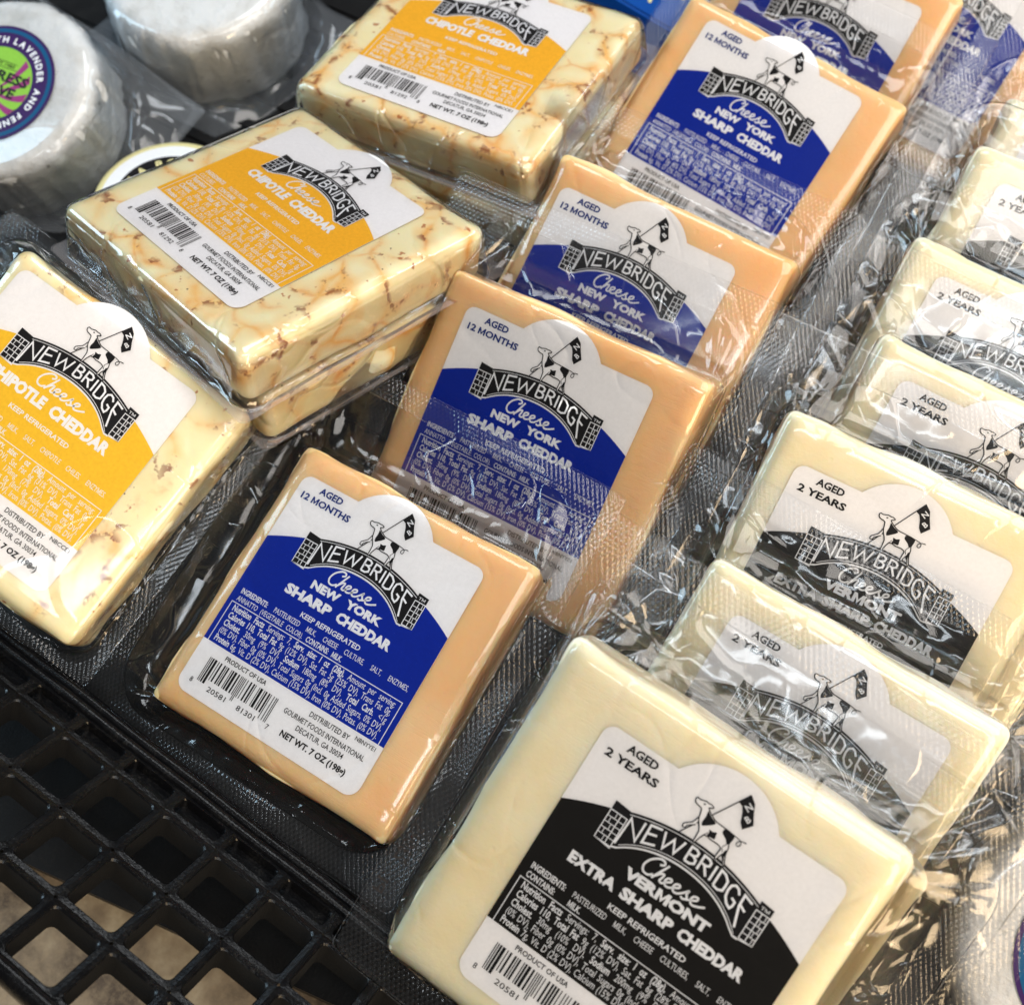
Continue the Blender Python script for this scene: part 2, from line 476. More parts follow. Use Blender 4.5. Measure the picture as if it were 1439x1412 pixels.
def put_line(F, segs, x0, x1, y, cap, cond=0.66, bold=0.024, justify=True):
    """segs: list of (text, is_bold); words keep their width, the gaps take up the slack"""
    words = []
    for t, b in segs:
        for w in t.split(): words.append((w, bold if b else 0.003))
    k = cap / CAP
    ws = []
    for w, b in words:
        vs, fs = glyph(w, b); a = min(v[0] for v in vs); e = max(v[0] for v in vs)
        ws.append((e - a) * k * cond)
    gap = (x1 - x0 - sum(ws)) / max(1, len(ws) - 1)
    if gap < 0.02 or not justify:
        tot = sum(ws); gapw = cap * 0.34 * cond / 0.66
        sc = (x1 - x0 - gapw * (len(ws) - 1)) / tot if (justify or gap < 0.02) else 1.0
        ws = [w * sc for w in ws]; gap = gapw
    x = x0
    for (w, b), wd in zip(words, ws):
        vs, fs = glyph(w, b); a = min(v[0] for v in vs); e = max(v[0] for v in vs)
        sx = wd / (e - a)
        F.glyphs(vs, fs, lambda X, Y, x=x, a=a, sx=sx: (x + (X - a) * sx, y + Y * k))
        x += wd + gap

# ------------------------------------------------------------------ the printed label
def arc_out(x): return 2.60 - 0.100 * x * x
def arc_in(x): return 1.90 - 0.155 * x * x - 0.018 * x ** 4

def label_outline():
    pts = []
    def corner(cx_, cy_, r, a0, a1, n=8):
        for i in range(n + 1):
            a = math.radians(a0 + (a1 - a0) * i / n); pts.append((cx_ + r * math.cos(a), cy_ + r * math.sin(a)))
    corner(-3.5 + .42, -3.92 + .42, .42, 180, 270); corner(3.5 - .42, -3.92 + .42, .42, 270, 360)
    corner(3.5 - .34, 3.92 - .34, .34, 0, 90)
    cx_, cy_, r = 0.05, 2.99, 1.72
    a = math.degrees(math.asin((3.92 - cy_) / r))
    pts.append((1.62, 3.92))
    for i in range(21):
        t = math.radians(a + (180 - 2 * a) * i / 20)
        pts.append((cx_ + r * math.cos(t), cy_ + r * math.sin(t)))
    pts.append((-1.52, 3.92))
    corner(-3.5 + .34, 3.92 - .34, .34, 90, 180)
    return pts

LABEL_PTS = label_outline()

def field_fill(F):
    pts = [(-3.499, -2.19), (3.499, -2.19)]
    for i in range(29):
        x = 3.499 - 6.998 * i / 28
        pts.append((x, 2.48 - 0.0755 * x * x))
    F.fill(pts)

UPC_L = ['0001101', '0011001', '0010011', '0111101', '0100011', '0110001', '0101111', '0111011', '0110111', '0001011']
def barcode(F, digits, x0, x1, ytop, ybot):
    bits = '101' + ''.join(UPC_L[int(d)] for d in digits[:6]) + '01010' + \
           ''.join(''.join('1' if b == '0' else '0' for b in UPC_L[int(d)]) for d in digits[6:]) + '101'
    u = (x1 - x0) / len(bits); i = 0
    while i < len(bits):
        if bits[i] == '1':
            j = i
            while j < len(bits) and bits[j] == '1': j += 1
            long_ = i < 10 or 44 < i < 50 or i > 84
            yb = ybot - (0.17 if long_ else 0)
            F.fill([(x0 + i * u, yb), (x0 + (j - .1) * u, yb), (x0 + (j - .1) * u, ytop), (x0 + i * u, ytop)])
            i = j
        else: i += 1

LETTERS = [  # strokes of NEW BRIDGE in (x, t): t 0 is the foot, 1 the head of the arch band
    [(-1.76, 0.0), (-1.72, 1.0), (-1.36, 0.06), (-1.36, 1.0)],
    [(-0.92, 1.0), (-1.22, 1.0), (-1.20, 0.0), (-0.88, 0.0)], [(-1.21, .55), (-0.96, .55)],
    [(-0.83, 1.0), (-0.70, 0.0), (-0.55, .8), (-0.40, 0.0), (-0.28, 1.0)],
    [(-0.10, 0.0), (-0.10, 1.0), (0.04, 1.0), (0.12, .88), (0.12, .66), (0.04, .53), (-0.10, .53)], [(0.04, .53), (0.14, .40), (0.15, .15), (0.05, 0.0), (-0.10, 0.0)],
    [(0.27, 0.0), (0.27, 1.0), (0.42, 1.0), (0.50, .87), (0.50, .66), (0.42, .52), (0.27, .52)], [(0.38, .52), (0.54, 0.0)],
    [(0.66, 0.0), (0.66, 1.0)],
    [(0.80, 0.0), (0.80, 1.0), (0.94, .97), (1.06, .78), (1.07, .5), (1.06, .22), (0.94, .03), (0.80, 0.0)],
    [(1.46, .80), (1.38, .95), (1.28, .97), (1.19, .80), (1.17, .5), (1.20, .2), (1.30, .04), (1.42, .10), (1.46, .28), (1.46, .46), (1.34, .46)],
    [(1.84, 1.0), (1.58, 1.0), (1.59, .55), (1.76, 0.0)], [(1.59, .62), (1.78, .62)],
]

COW = [(-0.629, 3.596), (-0.547, 3.585), (-0.408, 3.631), (-0.326, 3.62), (-0.257, 3.629), (-0.174, 3.601), (-0.196, 3.563), (-0.266, 3.526), (-0.194, 3.458), (-0.094, 3.403), (0.026, 3.345), (0.157, 3.331), (0.364, 3.325), (0.539, 3.312), (0.607, 3.277), (0.609, 3.173), (0.597, 3.061), (0.642, 2.945), (0.662, 2.798), (0.71, 2.666), (0.779, 2.528), (0.744, 2.51), (0.595, 2.745), (0.539, 2.558), (0.481, 2.562), (0.486, 2.757), (0.485, 2.844), (0.366, 2.886), (0.186, 2.879), (-0.026, 2.89), (-0.111, 2.617), (-0.165, 2.591), (-0.18, 2.898), (-0.29, 3.07), (-0.353, 3.196), (-0.408, 3.399), (-0.503, 3.429), (-0.605, 3.456), (-0.657, 3.536)]
ARM = [(-0.367, 3.189), (-0.42, 3.0), (-0.578, 2.857), (-0.575, 2.756), (-0.501, 2.772), (-0.49, 2.844), (-0.326, 2.98)]
PATCHES = [[(-0.24, 3.45), (-0.181, 3.42), (-0.074, 3.36), (0.069, 3.30), (0.025, 3.218), (-0.084, 3.125), (-0.187, 3.053), (-0.232, 3.153), (-0.219, 3.30)],
           [(0.019, 3.082), (0.118, 3.072), (0.208, 3.12), (0.229, 3.043), (0.242, 2.935), (0.138, 2.924), (0.038, 2.907), (0.051, 3.002)],
           [(0.336, 3.311), (0.543, 3.305), (0.60, 3.25), (0.60, 3.10), (0.56, 3.0), (0.476, 3.10), (0.333, 3.185), (0.313, 3.246)],
           [(0.60, 2.86), (0.655, 2.86), (0.665, 2.70), (0.70, 2.62), (0.61, 2.68)]]
TAIL = [(0.52, 3.316), (0.655, 3.303), (0.801, 3.274), (0.838, 3.188), (0.803, 3.126), (0.74, 3.154), (0.755, 3.232), (0.829, 3.289), (0.93, 3.305)]
FLAG = [(0.254, 4.083), (0.423, 4.402), (0.61, 4.251), (0.708, 4.036), (0.853, 3.776), (0.671, 3.54), (0.551, 3.671), (0.459, 3.906), (0.383, 4.026)]
SCRIPT = [
    [(-.52, 1.60), (-.42, 1.66), (-.46, 1.74), (-.60, 1.73), (-.78, 1.58), (-.86, 1.38), (-.80, 1.23), (-.66, 1.21), (-.54, 1.30)],
    [(-.54, 1.20), (-.42, 1.46), (-.30, 1.72)],
    [(-.50, 1.28), (-.38, 1.43), (-.30, 1.45), (-.31, 1.36), (-.33, 1.26), (-.25, 1.24), (-.16, 1.33), (-.07, 1.40), (-.09, 1.46), (-.18, 1.43), (-.21, 1.33), (-.15, 1.24), (-.05, 1.25),
     (.07, 1.33), (.17, 1.40), (.15, 1.46), (.06, 1.43), (.03, 1.33), (.09, 1.24), (.19, 1.25), (.30, 1.34), (.41, 1.47), (.40, 1.38), (.45, 1.29), (.38, 1.22), (.30, 1.25)],
    [(.44, 1.25), (.58, 1.32), (.69, 1.39), (.68, 1.46), (.58, 1.43), (.55, 1.33), (.62, 1.23), (.76, 1.26), (.95, 1.36)],
]

def pillar(Wh, Bk, xl, xr, side):
    """side is the edge that carries the narrow return of the pillar"""
    y0, y1 = 1.24, 2.34
    Bk.fill([(xl, y0), (xr, y0 + 0.0), (xr, y1 - .04), (xl, y1)])
    w = 0.028
    xi = xr - 0.17 if side > 0 else xl + 0.17
    Wh.ribbon([(xl, y0), (xr, y0), (xr, 2.08), (xl, 2.08)], w, closed=True)
    Wh.ribbon([(xi, y0 + .02), (xi, 2.07)], w)
    ys = [1.41, 1.575, 1.74, 1.905]
    for y in ys: Wh.ribbon([(xl + .015, y), (xr - .015, y)], 0.022)
    a, b = (xl, xi) if side > 0 else (xi, xr)
    for k, y in enumerate([1.25] + ys):
        yt = ys[k] if k < len(ys) else 2.07
        xx = a + (b - a) * (0.36 if k % 2 else 0.66)
        Wh.ribbon([(xx, y + .01), (xx, yt - .01)], 0.02)

def label_prints(kind):
    """returns list of (part name, mesh)"""
    Wh, Bk, Nv, Fd, Top = Flat(), Flat(), Flat(), Flat(), Flat()
    field_fill(Fd)
    # --- bridge
    xs = [-1.80 + 3.78 * i / 26 for i in range(27)]
    Wh.fill([(x, arc_in(max(-1.72, min(1.80, x)) ) - .055) for x in xs] + [(x, arc_out(x) + 0.0) for x in reversed(xs)])
    Bk2 = Flat()
    Bk2.fill([(x, arc_in(max(-1.72, min(1.80, x)))) for x in xs] + [(x, arc_out(x) + .03) for x in reversed(xs)])
    pillar(Top, Bk2, -2.28, -1.80, 1)
    pillar(Top, Bk2, 1.98, 2.36, -1)
    Top.ribbon([(-2.28, 1.24), (-1.78, 1.20)], 0.035); Top.ribbon([(1.86, 1.18), (2.36, 1.24)], 0.03)
    Top.ribbon([(x, arc_out(x) - .045) for x in xs], 0.018)
    Top.ribbon([(x, arc_in(x) + .06) for x in xs[1:-1]], 0.018)
    for st in LETTERS:
        pts = []
        for x, t in st:
            yb = arc_in(x) + 0.17 - (0.03 if abs(x) > 1.3 else 0); yt = arc_out(x) - 0.13
            pts.append((x, yb + (yt - yb) * t))
        Top.lift += 0.0006
        Top.ribbon(pts, 0.062)
    Top.lift = 0
    put(Top, 'TM', 2.04, 2.28, 2.15, 0.09, 0.0)
    # --- cow and flag on the white ground above the bridge
    Cow = Flat()
    cow = smooth_curve(COW, 2, True)
    Bk2.ribbon([(-0.586, 2.56), (0.427, 4.396)], 0.030)
    Cow.fill(cow)
    Cow.fill(smooth_curve(ARM, 2, True), 0.0)
    Out = Flat()
    Out.ribbon(cow, 0.030, closed=True)
    Out.lift = .0006
    Out.ribbon(smooth_curve(ARM, 2, False), 0.028)
    Out.ribbon(smooth_curve(TAIL, 4), 0.022)
    Out.fill([(0.91, 3.325), (0.89, 3.285), (0.965, 3.30)])
    Out.lift = .0012
    for p in PATCHES: Out.fill(smooth_curve(p, 2, True))
    Out.ribbon([(-0.43, 3.54), (-0.38, 3.555)], .035)
    Out.ribbon([(0.56, 3.03), (0.50, 2.90), (0.56, 2.78)], .018)
    Out.ribbon([(0.02, 2.99), (-0.02, 2.90)], .018)
    Bk2.lift = .0006
    Bk2.fill(FLAG)
    Bk2.lift = 0
    # N B on the flag, turned with it
    def turned(txt, c, size, ang):
        vs, fs = glyph(txt, 0.02)
        xm = (min(v[0] for v in vs) + max(v[0] for v in vs)) / 2; k = size / CAP
        ca, sa = math.cos(ang), math.sin(ang)
        Top.glyphs(vs, fs, lambda x, y: (c[0] + ((x - xm) * ca - (y - CAP / 2) * sa) * k, c[1] + ((x - xm) * sa + (y - CAP / 2) * ca) * k))
    turned('N', (0.53, 4.10), 0.17, math.radians(62)); turned('B', (0.66, 3.83), 0.16, math.radians(62))
    # --- words
    Wd = Flat()
    for i, s in enumerate(SCRIPT):
        Wd.lift = 0.0008 * i
        Wd.ribbon(smooth_curve(s, 5), 0.058)
    Wd.lift = 0
    if kind == 'blue':
        put(Wd, 'NEW', -1.27, -0.20, 0.80, 0.29, 0.050); put(Wd, 'YORK', 0.06, 1.40, 0.80, 0.29, 0.050)
        put(Wd, 'SHARP', -1.98, -0.22, 0.29, 0.34, 0.050); put(Wd, 'CHEDDAR', 0.02, 2.07, 0.29, 0.34, 0.050)
        put(Nv, 'AGED', -2.74, -1.84, 3.53, 0.23, 0.028); put(Nv, '12 MONTHS', -3.24, -1.32, 3.15, 0.23, 0.028)
        i1 = [('INGREDIENTS:', 1), ('PASTEURIZED MILK, CHEESE CULTURE, SALT, ENZYMES,', 0)]
        i2, i2x = [('ANNATTO (VEGETABLE COLOR).', 0), ('CONTAINS: MILK.', 1)], 0.92
        v = ('9g (12% DV),', '5g (25% DV),', '30mg (9% DV),', '180mg (8% DV),', '<1g', '6g,'); code, upc = 'NBNYYE1', '820581813017'
    elif kind == 'black':
        put(Wd, 'VERMONT', -1.16, 1.30, 0.80, 0.31, 0.050)
        put(Wd, 'EXTRA', -2.55, -1.15, 0.29, 0.33, 0.050); put(Wd, 'SHARP', -0.98, 0.55, 0.29, 0.33, 0.050); put(Wd, 'CHEDDAR', 0.72, 2.60, 0.29, 0.33, 0.050)
        put(Nv, 'AGED', -2.74, -1.84, 3.53, 0.23, 0.028); put(Nv, '2 YEARS', -3.18, -1.62, 3.15, 0.23, 0.028)
        i1 = [('INGREDIENTS:', 1), ('PASTEURIZED MILK, CHEESE CULTURES, SALT, ENZYMES.', 0)]
        i2, i2x = [('CONTAINS: MILK.', 1)], -1.55
        v = ('9g (12% DV),', '6g (28% DV),', '30mg (10% DV),', '200mg (9% DV),', '<1g', '7g,'); code, upc = 'NBVXS1', '820581812782'
    else:
        put(Wd, 'CHIPOTLE', -2.30, -0.18, 0.60, 0.42, 0.050); put(Wd, 'CHEDDAR', 0.05, 2.30, 0.60, 0.42, 0.050)
        i1 = [('INGREDIENTS:', 1), ('PASTEURIZED MILK, SALT, CHIPOTLE CHILES, ENZYMES.', 0)]
        i2, i2x = [('CULTURES.', 0), ('CONTAINS: MILK.', 1)], -0.55
        v = ('9g (12% DV),', '6g (31% DV),', '30mg (9% DV),', '170mg (7% DV),', '1g', '6g,'); code, upc = 'NBCCE1', '820581812928'
    ky = -0.13 if kind != 'chip' else 0.10
    put(Wd, 'KEEP REFRIGERATED', -1.05, 1.24, ky, 0.17, 0.018)
    iy = -0.43
    put_line(Wd, i1, -3.22, 3.24 if kind == 'blue' else 3.1, iy, 0.17)
    put_line(Wd, i2, -3.22, i2x, iy - .265, 0.17)
    Wd.ribbon([(-3.32, -2.19), (-3.32, -0.78), (3.30, -0.78), (3.30, -2.19)], 0.028)
    ln = [
        [('Nutrition Facts', 1), ('Servings: 7,', 0), ('Serv. size: 1 oz (28g),', 1), ('Amount per serving:', 0)],
        [('Calories 110, Total Fat', 1), (v[0], 0), ('Sat. Fat ' + v[1] + ' Trans Fat 0g,', 0)],
        [('Cholest.', 1), (v[2], 0), ('Sodium', 1), (v[3], 0), ('Total Carb.', 1), (v[4], 0)],
        [('(0% DV), Fiber 0g (0% DV), Total Sugars 0g (Incl. 0g Added Sugars, 0% DV),', 0)],
        [('Protein', 1), (v[5] + ' Vit. D (2% DV), Calcium (15% DV), Iron (0% DV), Potas. (0% DV).', 0)],
    ]
    for k, s in enumerate(ln):
        put_line(Wd, s, -3.16, 3.14, -1.03 - 0.265 * k, 0.20)
    # --- foot of the label
    put(Bk, 'PRODUCT OF USA', -2.44, -0.82, -2.48, 0.15, 0.014)
    barcode(Bk, upc, -2.91, -0.19, -2.60, -3.24)
    put(Bk, upc[0], -3.13, -3.03, -3.56, 0.16); put(Bk, upc[1:6], -2.44, -1.72, -3.56, 0.16)
    put(Bk, upc[6:11], -1.26, -0.56, -3.56, 0.16); put(Bk, upc[11], -0.11, -0.01, -3.56, 0.16)
    put(Bk, 'DISTRIBUTED BY', 0.93, 2.41, -2.55, 0.165, 0.004); put(Bk, 'GOURMET FOODS INTERNATIONAL', 0.14, 3.15, -2.85, 0.165, 0.004)
    put(Bk, 'DECATUR, GA 30034', 0.78, 2.54, -3.12, 0.165, 0.004)
    put(Bk, 'NET WT. 7 OZ (198g)', 0.42, 2.86, -3.50, 0.20, 0.03)
    put(Bk, code, 2.58, 3.31, -2.43, 0.13, 0.004)
    r = [('colour_field', Fd.build('colour_field', None, {'blue': 'blue', 'black': 'blackfield', 'chip': 'amber'}[kind], 0.006)),
         ('bridge_border', Wh.build('bridge_border', None, 'white', 0.011)),
         ('bridge_emblem', Bk2.build('bridge_emblem', None, 'black', 0.016)),
         ('cow_emblem', Cow.build('cow_emblem', None, 'paper', 0.021)),
         ('cow_outline', Out.build('cow_outline', None, 'black', 0.025)),
         ('bridge_lettering', Top.build('bridge_lettering', None, 'white', 0.023)),
         ('white_lettering', Wd.build('white_lettering', None, 'white', 0.012)),
         ('black_lettering', Bk.build('black_lettering', None, 'black', 0.010))]
    if Nv.v: r.append(('age_lettering', Nv.build('age_lettering', None, 'navy' if kind == 'blue' else 'black', 0.010)))
    return r

PAPER = Flat(); PAPER.fill(LABEL_PTS)
PAPER_ME = None
def paper_mesh():
    """label sheet with a real edge, 0.1 mm thick"""
    n = len(LABEL_PTS)
    v = [(x, y, 0.0) for x, y in LABEL_PTS] + [(x, y, -0.012) for x, y in LABEL_PTS]
    f = [tuple(range(n))] + [(i, i + n, (i + 1) % n + n, (i + 1) % n) for i in range(n)]
    return mesh('label', v, f, mat='paper')
PAPER_ME = paper_mesh()
PRINTS = {k: label_prints(k) for k in ('blue', 'black', 'chip')}
PRINTS['yellow'] = list(PRINTS['chip'])
_ym = PRINTS['chip'][0][1].copy(); _ym.materials[0] = MAT['yellow']; PRINTS['yellow'][0] = ('colour_field', _ym)

# ------------------------------------------------------------------ cheese block and film
def block_mesh(ext, thick, seed, r=0.23, rough=0.03):
    x0, x1, y0, y1 = ext; z1 = 0.0; z0 = -thick
    nx, ny, nz = 30, 30, 9
    gx = np.linspace(x0, x1, nx); gy = np.linspace(y0, y1, ny); gz = np.linspace(z0, z1, nz)
    # denser towards the edges
    def dense(g):
        t = (np.arange(len(g)) / (len(g) - 1)) * 2 - 1
        s = np.sign(t) * (1 - (1 - np.abs(t)) ** 1.8); return (g[0] + g[-1]) / 2 + s * (g[-1] - g[0]) / 2
    gx, gy, gz = dense(gx), dense(gy), dense(gz)
    idx = {}; V = []; Fc = []
    def vid(i, j, k):
        key = (i, j, k)
        if key not in idx:
            p = np.array([gx[i], gy[j], gz[k]])
            rz = min(r, thick * .45)
            q = np.array([min(max(p[0], x0 + r), x1 - r), min(max(p[1], y0 + r), y1 - r), min(max(p[2], z0 + rz), z1 - rz)])
            d = p - q; L = np.linalg.norm(d)
            if L > 1e-6:
                # square corners in plan, soft edges in section
                p = q + d / L * r * (1.0 if L > r else L / r) if L > r else p
                nrm = d / L
            else: nrm = np.array([0, 0, 1.0])
            side = 1.0 if (k not in (0, nz - 1)) else 0.08
            w = pnoise(Vector((p[0] * .5 + seed, p[1] * .5, p[2] * .7 + seed * 3))) * .16 + pnoise(Vector((p[0] * 1.9, p[1] * 1.9 + seed, p[2] * 2.5))) * rough
            p = p + nrm * w * side - (np.array([0, 0, .02]) if k == nz - 1 else 0)
            if k == nz - 1: p[2] = min(p[2], -0.004)
            idx[key] = len(V); V.append(tuple(p))
        return idx[key]
    for k in (0, nz - 1):
        for i in range(nx - 1):
            for j in range(ny - 1):
                q = [vid(i, j, k), vid(i + 1, j, k), vid(i + 1, j + 1, k), vid(i, j + 1, k)]
                Fc.append(tuple(q if k else q[::-1]))
    for k in range(nz - 1):
        for i in range(nx - 1):
            Fc.append((vid(i, 0, k), vid(i + 1, 0, k), vid(i + 1, 0, k + 1), vid(i, 0, k + 1)))
            Fc.append((vid(i + 1, ny - 1, k), vid(i, ny - 1, k), vid(i, ny - 1, k + 1), vid(i + 1, ny - 1, k + 1)))
        for j in range(ny - 1):
            Fc.append((vid(0, j + 1, k), vid(0, j, k), vid(0, j, k + 1), vid(0, j + 1, k + 1)))
            Fc.append((vid(nx - 1, j, k), vid(nx - 1, j + 1, k), vid(nx - 1, j + 1, k + 1), vid(nx - 1, j, k + 1)))
    return mesh('cheese_block', V, Fc, smooth=True)

NS, NA = 40, 14      # points along a side and round a corner
def rect_ring(x0, x1, y0, y1, r):
    pts = []; cor = []
    r = max(0.01, min(r, (x1 - x0) / 2.01, (y1 - y0) / 2.01))
    cs = [(x1 - r, y0 + r, -90), (x1 - r, y1 - r, 0), (x0 + r, y1 - r, 90), (x0 + r, y0 + r, 180)]
    for c in range(4):
        cx_, cy_, a0 = cs[c]
        for i in range(NA):
            a = math.radians(a0 + 90 * i / NA); pts.append((cx_ + r * math.cos(a), cy_ + r * math.sin(a))); cor.append(1.0)
        e = (cx_ + r * math.cos(math.radians(a0 + 90)), cy_ + r * math.sin(math.radians(a0 + 90)))
        nx_, ny_, na0 = cs[(c + 1) % 4]
        s = (nx_ + r * math.cos(math.radians(na0)), ny_ + r * math.sin(math.radians(na0)))
        for i in range(NS):
            t = i / NS; pts.append((e[0] + (s[0] - e[0]) * t, e[1] + (s[1] - e[1]) * t))
            cor.append(math.exp(-min(t, 1 - t) * 9))
    return pts, cor

def tri(x): return abs((x % 1.0) * 2 - 1) * 2 - 1
def crinkle(x, y, seed, sc=1.0):
    rg = random.Random(seed); h = 0
    wx = x + 0.5 * pnoise(Vector((x * .5, y * .5, seed))); wy = y + 0.5 * pnoise(Vector((x * .5 + 9, y * .5, seed)))
    for i in range(5):
        a = rg.uniform(0, math.pi); f = sc * rg.uniform(.18, .55); ph = rg.random()
        h += tri((wx * math.cos(a) + wy * math.sin(a)) * f + ph) * rg.uniform(.5, 1)
    return h / 4

def film_meshes(ext, fl, zf, thick, seed, band=1.0, curl=0.5, cr=1.0, rin=1.7):
    """front web with seal flange, and the pocket behind the cheese"""
    x0, x1, y0, y1 = ext; fx0, fx1, fy0, fy1 = fl
    M = 4 * (NS + NA); V = []; seal = []; crs = []
    def grow(d, r): return rect_ring(x0 - d, x1 + d, y0 - d, y1 + d, r)
    sx0, sx1, sy0, sy1 = fx0 + band, fx1 - band, fy0 + band, fy1 - band
    gap = min(x0 - sx0, sx1 - x1, sy1 - y1, y0 - sy0)
    rings = []   # (points, cornerness, z, noise amp, seal, crease, web t)
    for ins, z, amp, c_ in ((3.9, .045, .012, .05), (2.6, .045, .014, .08), (1.4, .045, .018, .15), (.7, .045, .022, .3), (.38, .035, .02, .45), (.14, -.02, .015, .5), (.02, -.13, .012, .5), (-.05, -.3, .015, .6)):
        p, c = grow(-ins, .36 if ins < 1 else .8); rings.append((p, c, z, amp, 0, c_, -1))
    P0, c0 = grow(.05, .4)
    P1, c1 = rect_ring(sx0, sx1, sy0, sy1, rin)
    for t in (.05, .12, .22, .34, .46, .58, .70, .82, .92, 1.0):
        rings.append(([(a[0] + (b[0] - a[0]) * t, a[1] + (b[1] - a[1]) * t) for a, b in zip(P0, P1)], c0, None, .10, 0, 1.0, t))
    P2, c2 = rect_ring(fx0, fx1, fy0, fy1, .25)
    for t, sl in ((.03, 1), (.35, 1), (.7, 1), (.90, 1), (.93, 0), (.972, 0), (.978, 2.2), (1.0, 2.2)):
        rings.append(([(a[0] + (b[0] - a[0]) * t, a[1] + (b[1] - a[1]) * t) for a, b in zip(P1, P2)], c1, 'F', .05, sl, .35, 1 + t))
    for pts, cor, z, amp, sl, c_, t in rings:
        for i, (x, y) in enumerate(pts):
            ox = max(x0 - x, x - x1, 0); oy = max(y0 - y, y - y1, 0); d = math.hypot(ox, oy)
            k = crinkle(x, y, seed, 1.0)
            if z is None:
                cn = cor[i]
                drop = min(1, t * (3.2 - 2.3 * cn))
                zz = -.3 + (zf + .3) * (drop * drop * (3 - 2 * drop))
                env = math.sin(math.pi * min(1, max(0, t)))
                pleat = tri(i / M * 26 + seed * .37 + 2.2 * pnoise(Vector((i * .12, seed, 0)))) * (.35 + 1.0 * cn)
                zz += cr * env * (.11 * k + .07 * pleat)
            elif z == 'F': zz = zf + .045 * cr * k
            else: zz = z + amp * cr * (k + 1) * .8
            zz += curl * (pnoise(Vector((x * .16 + seed * 1.7, y * .16, seed))) * 1.2) * (d / 2) ** 1.4 if d > 0 else 0
            V.append((x, y, zz)); seal.append(sl); crs.append(c_ * cr if z is None or z == 'F' or True else 0)
    R = len(rings); Fc = [tuple(range(M))]
    for r in range(R - 1):
        for i in range(M):
            j = (i + 1) % M
            Fc.append((r * M + i, (r + 1) * M + i, (r + 1) * M + j, r * M + j))
    front = mesh('film', V, Fc, {'seal': seal, 'crease': crs}, smooth=True, mat='film')
    # pocket
    V2 = []; rg = []
    for t, z in ((.98, 0.0), (.8, -.03), (.55, -.12), (.36, -.35), (.26, -.7), (.2, -1.2), (.15, -thick + .1), (.08, -thick - .06)):
        pts = [(a[0] + (b[0] - a[0]) * t, a[1] + (b[1] - a[1]) * t) for a, b in zip(P0, P1)]
        for i, (x, y) in enumerate(pts):
            ox = max(x0 - x, x - x1, 0); oy = max(y0 - y, y - y1, 0); d = math.hypot(ox, oy)
            zz = (zf - .03 + z) if z > -thick + .11 - .001 or True else z
            if z < -.5: zz = max(-thick - .08, zf + z)
            zz += .06 * cr * crinkle(x, y, seed + 5, 1.3) * (1 if z < 0 else 0)
            zz += curl * (pnoise(Vector((x * .16 + seed * 1.7, y * .16, seed))) * 1.2) * (d / 2) ** 1.4 if d > 0 else 0
            V2.append((x, y, zz))
    F2 = []
    for r in range(7):
        for i in range(M):
            j = (i + 1) % M; F2.append((r * M + i, r * M + j, (r + 1) * M + j, (r + 1) * M + i))
    back = mesh('film_pocket', V2, F2, {'seal': [0] * len(V2), 'crease': [.4 * cr] * len(V2)}, smooth=True, mat='film')
    return front, back

# ------------------------------------------------------------------ poses: (label centre in cm, rotation rows)
POSE = {
    'blue1': ((-11.6, 8.21, 5.04), ((0.9987, 0.0009, -0.0514), (-0.014, 0.9664, -0.2567), (0.0495, 0.257, 0.9651))),
    'blue2': ((-9.85, 16.42, 5.39), ((0.9998, -0.0196, -0.0018), (0.0145, 0.7959, -0.6052), (0.0133, 0.605, 0.7961))),
    'blue3': ((-10.02, 22.58, 5.38), ((0.9992, 0.0196, 0.0352), (0.0026, 0.8408, -0.5414), (-0.0402, 0.5411, 0.84))),
    'blue4': ((-9.79, 32.93, 5.56), ((0.9942, 0.1025, 0.0333), (-0.0726, 0.8653, -0.4959), (-0.0796, 0.4906, 0.8677))),
    'blue5': ((-9.45, 38.68, 5.46), ((0.9991, 0.042, 0.0038), (-0.0332, 0.8367, -0.5466), (-0.0261, 0.546, 0.8374))),
    'verm1': ((0.83, 5.12, 7.29), ((0.9969, 0.0785, 0.0084), (-0.0641, 0.8664, -0.4953), (-0.0462, 0.4932, 0.8687))),
    'verm1b': ((2.29, 10.81, 4.87), ((0.9984, 0.0565, 0.0055), (-0.0455, 0.8543, -0.5178), (-0.0339, 0.5167, 0.8555))),
    'verm2': ((2.09, 16.34, 5.47), ((0.9955, -0.0106, 0.0938), (0.062, 0.8227, -0.565), (-0.0712, 0.5683, 0.8197))),
    'verm3': ((3.52, 20.67, 5.64), ((0.9967, 0.0258, 0.0768), (0.0225, 0.8229, -0.5677), (-0.0779, 0.5676, 0.8196))),
    'verm4': ((3.02, 26.23, 4.77), ((0.9972, 0.0152, 0.0727), (0.0274, 0.834, -0.5511), (-0.069, 0.5516, 0.8312))),
    'verm5': ((3.41, 31.21, 5.07), ((0.9978, 0.0114, 0.0656), (0.0271, 0.8297, -0.5575), (-0.0608, 0.558, 0.8276))),
    'chip2': ((-20.57, 18.44, 9.19), ((0.9625, 0.2645, -0.0595), (-0.2489, 0.949, 0.1933), (0.1076, -0.1713, 0.9793))),
    'chip1': ((-19.92, 29.65, 8.15), ((0.9984, -0.0392, -0.0405), (0.04, 0.999, 0.0205), (0.0396, -0.0221, 0.999))),
    'chip3': ((-22.49, 8.2, 7.76), ((0.9608, 0.1079, 0.2553), (-0.0307, 0.9569, -0.2888), (-0.2755, 0.2697, 0.9227))),
}

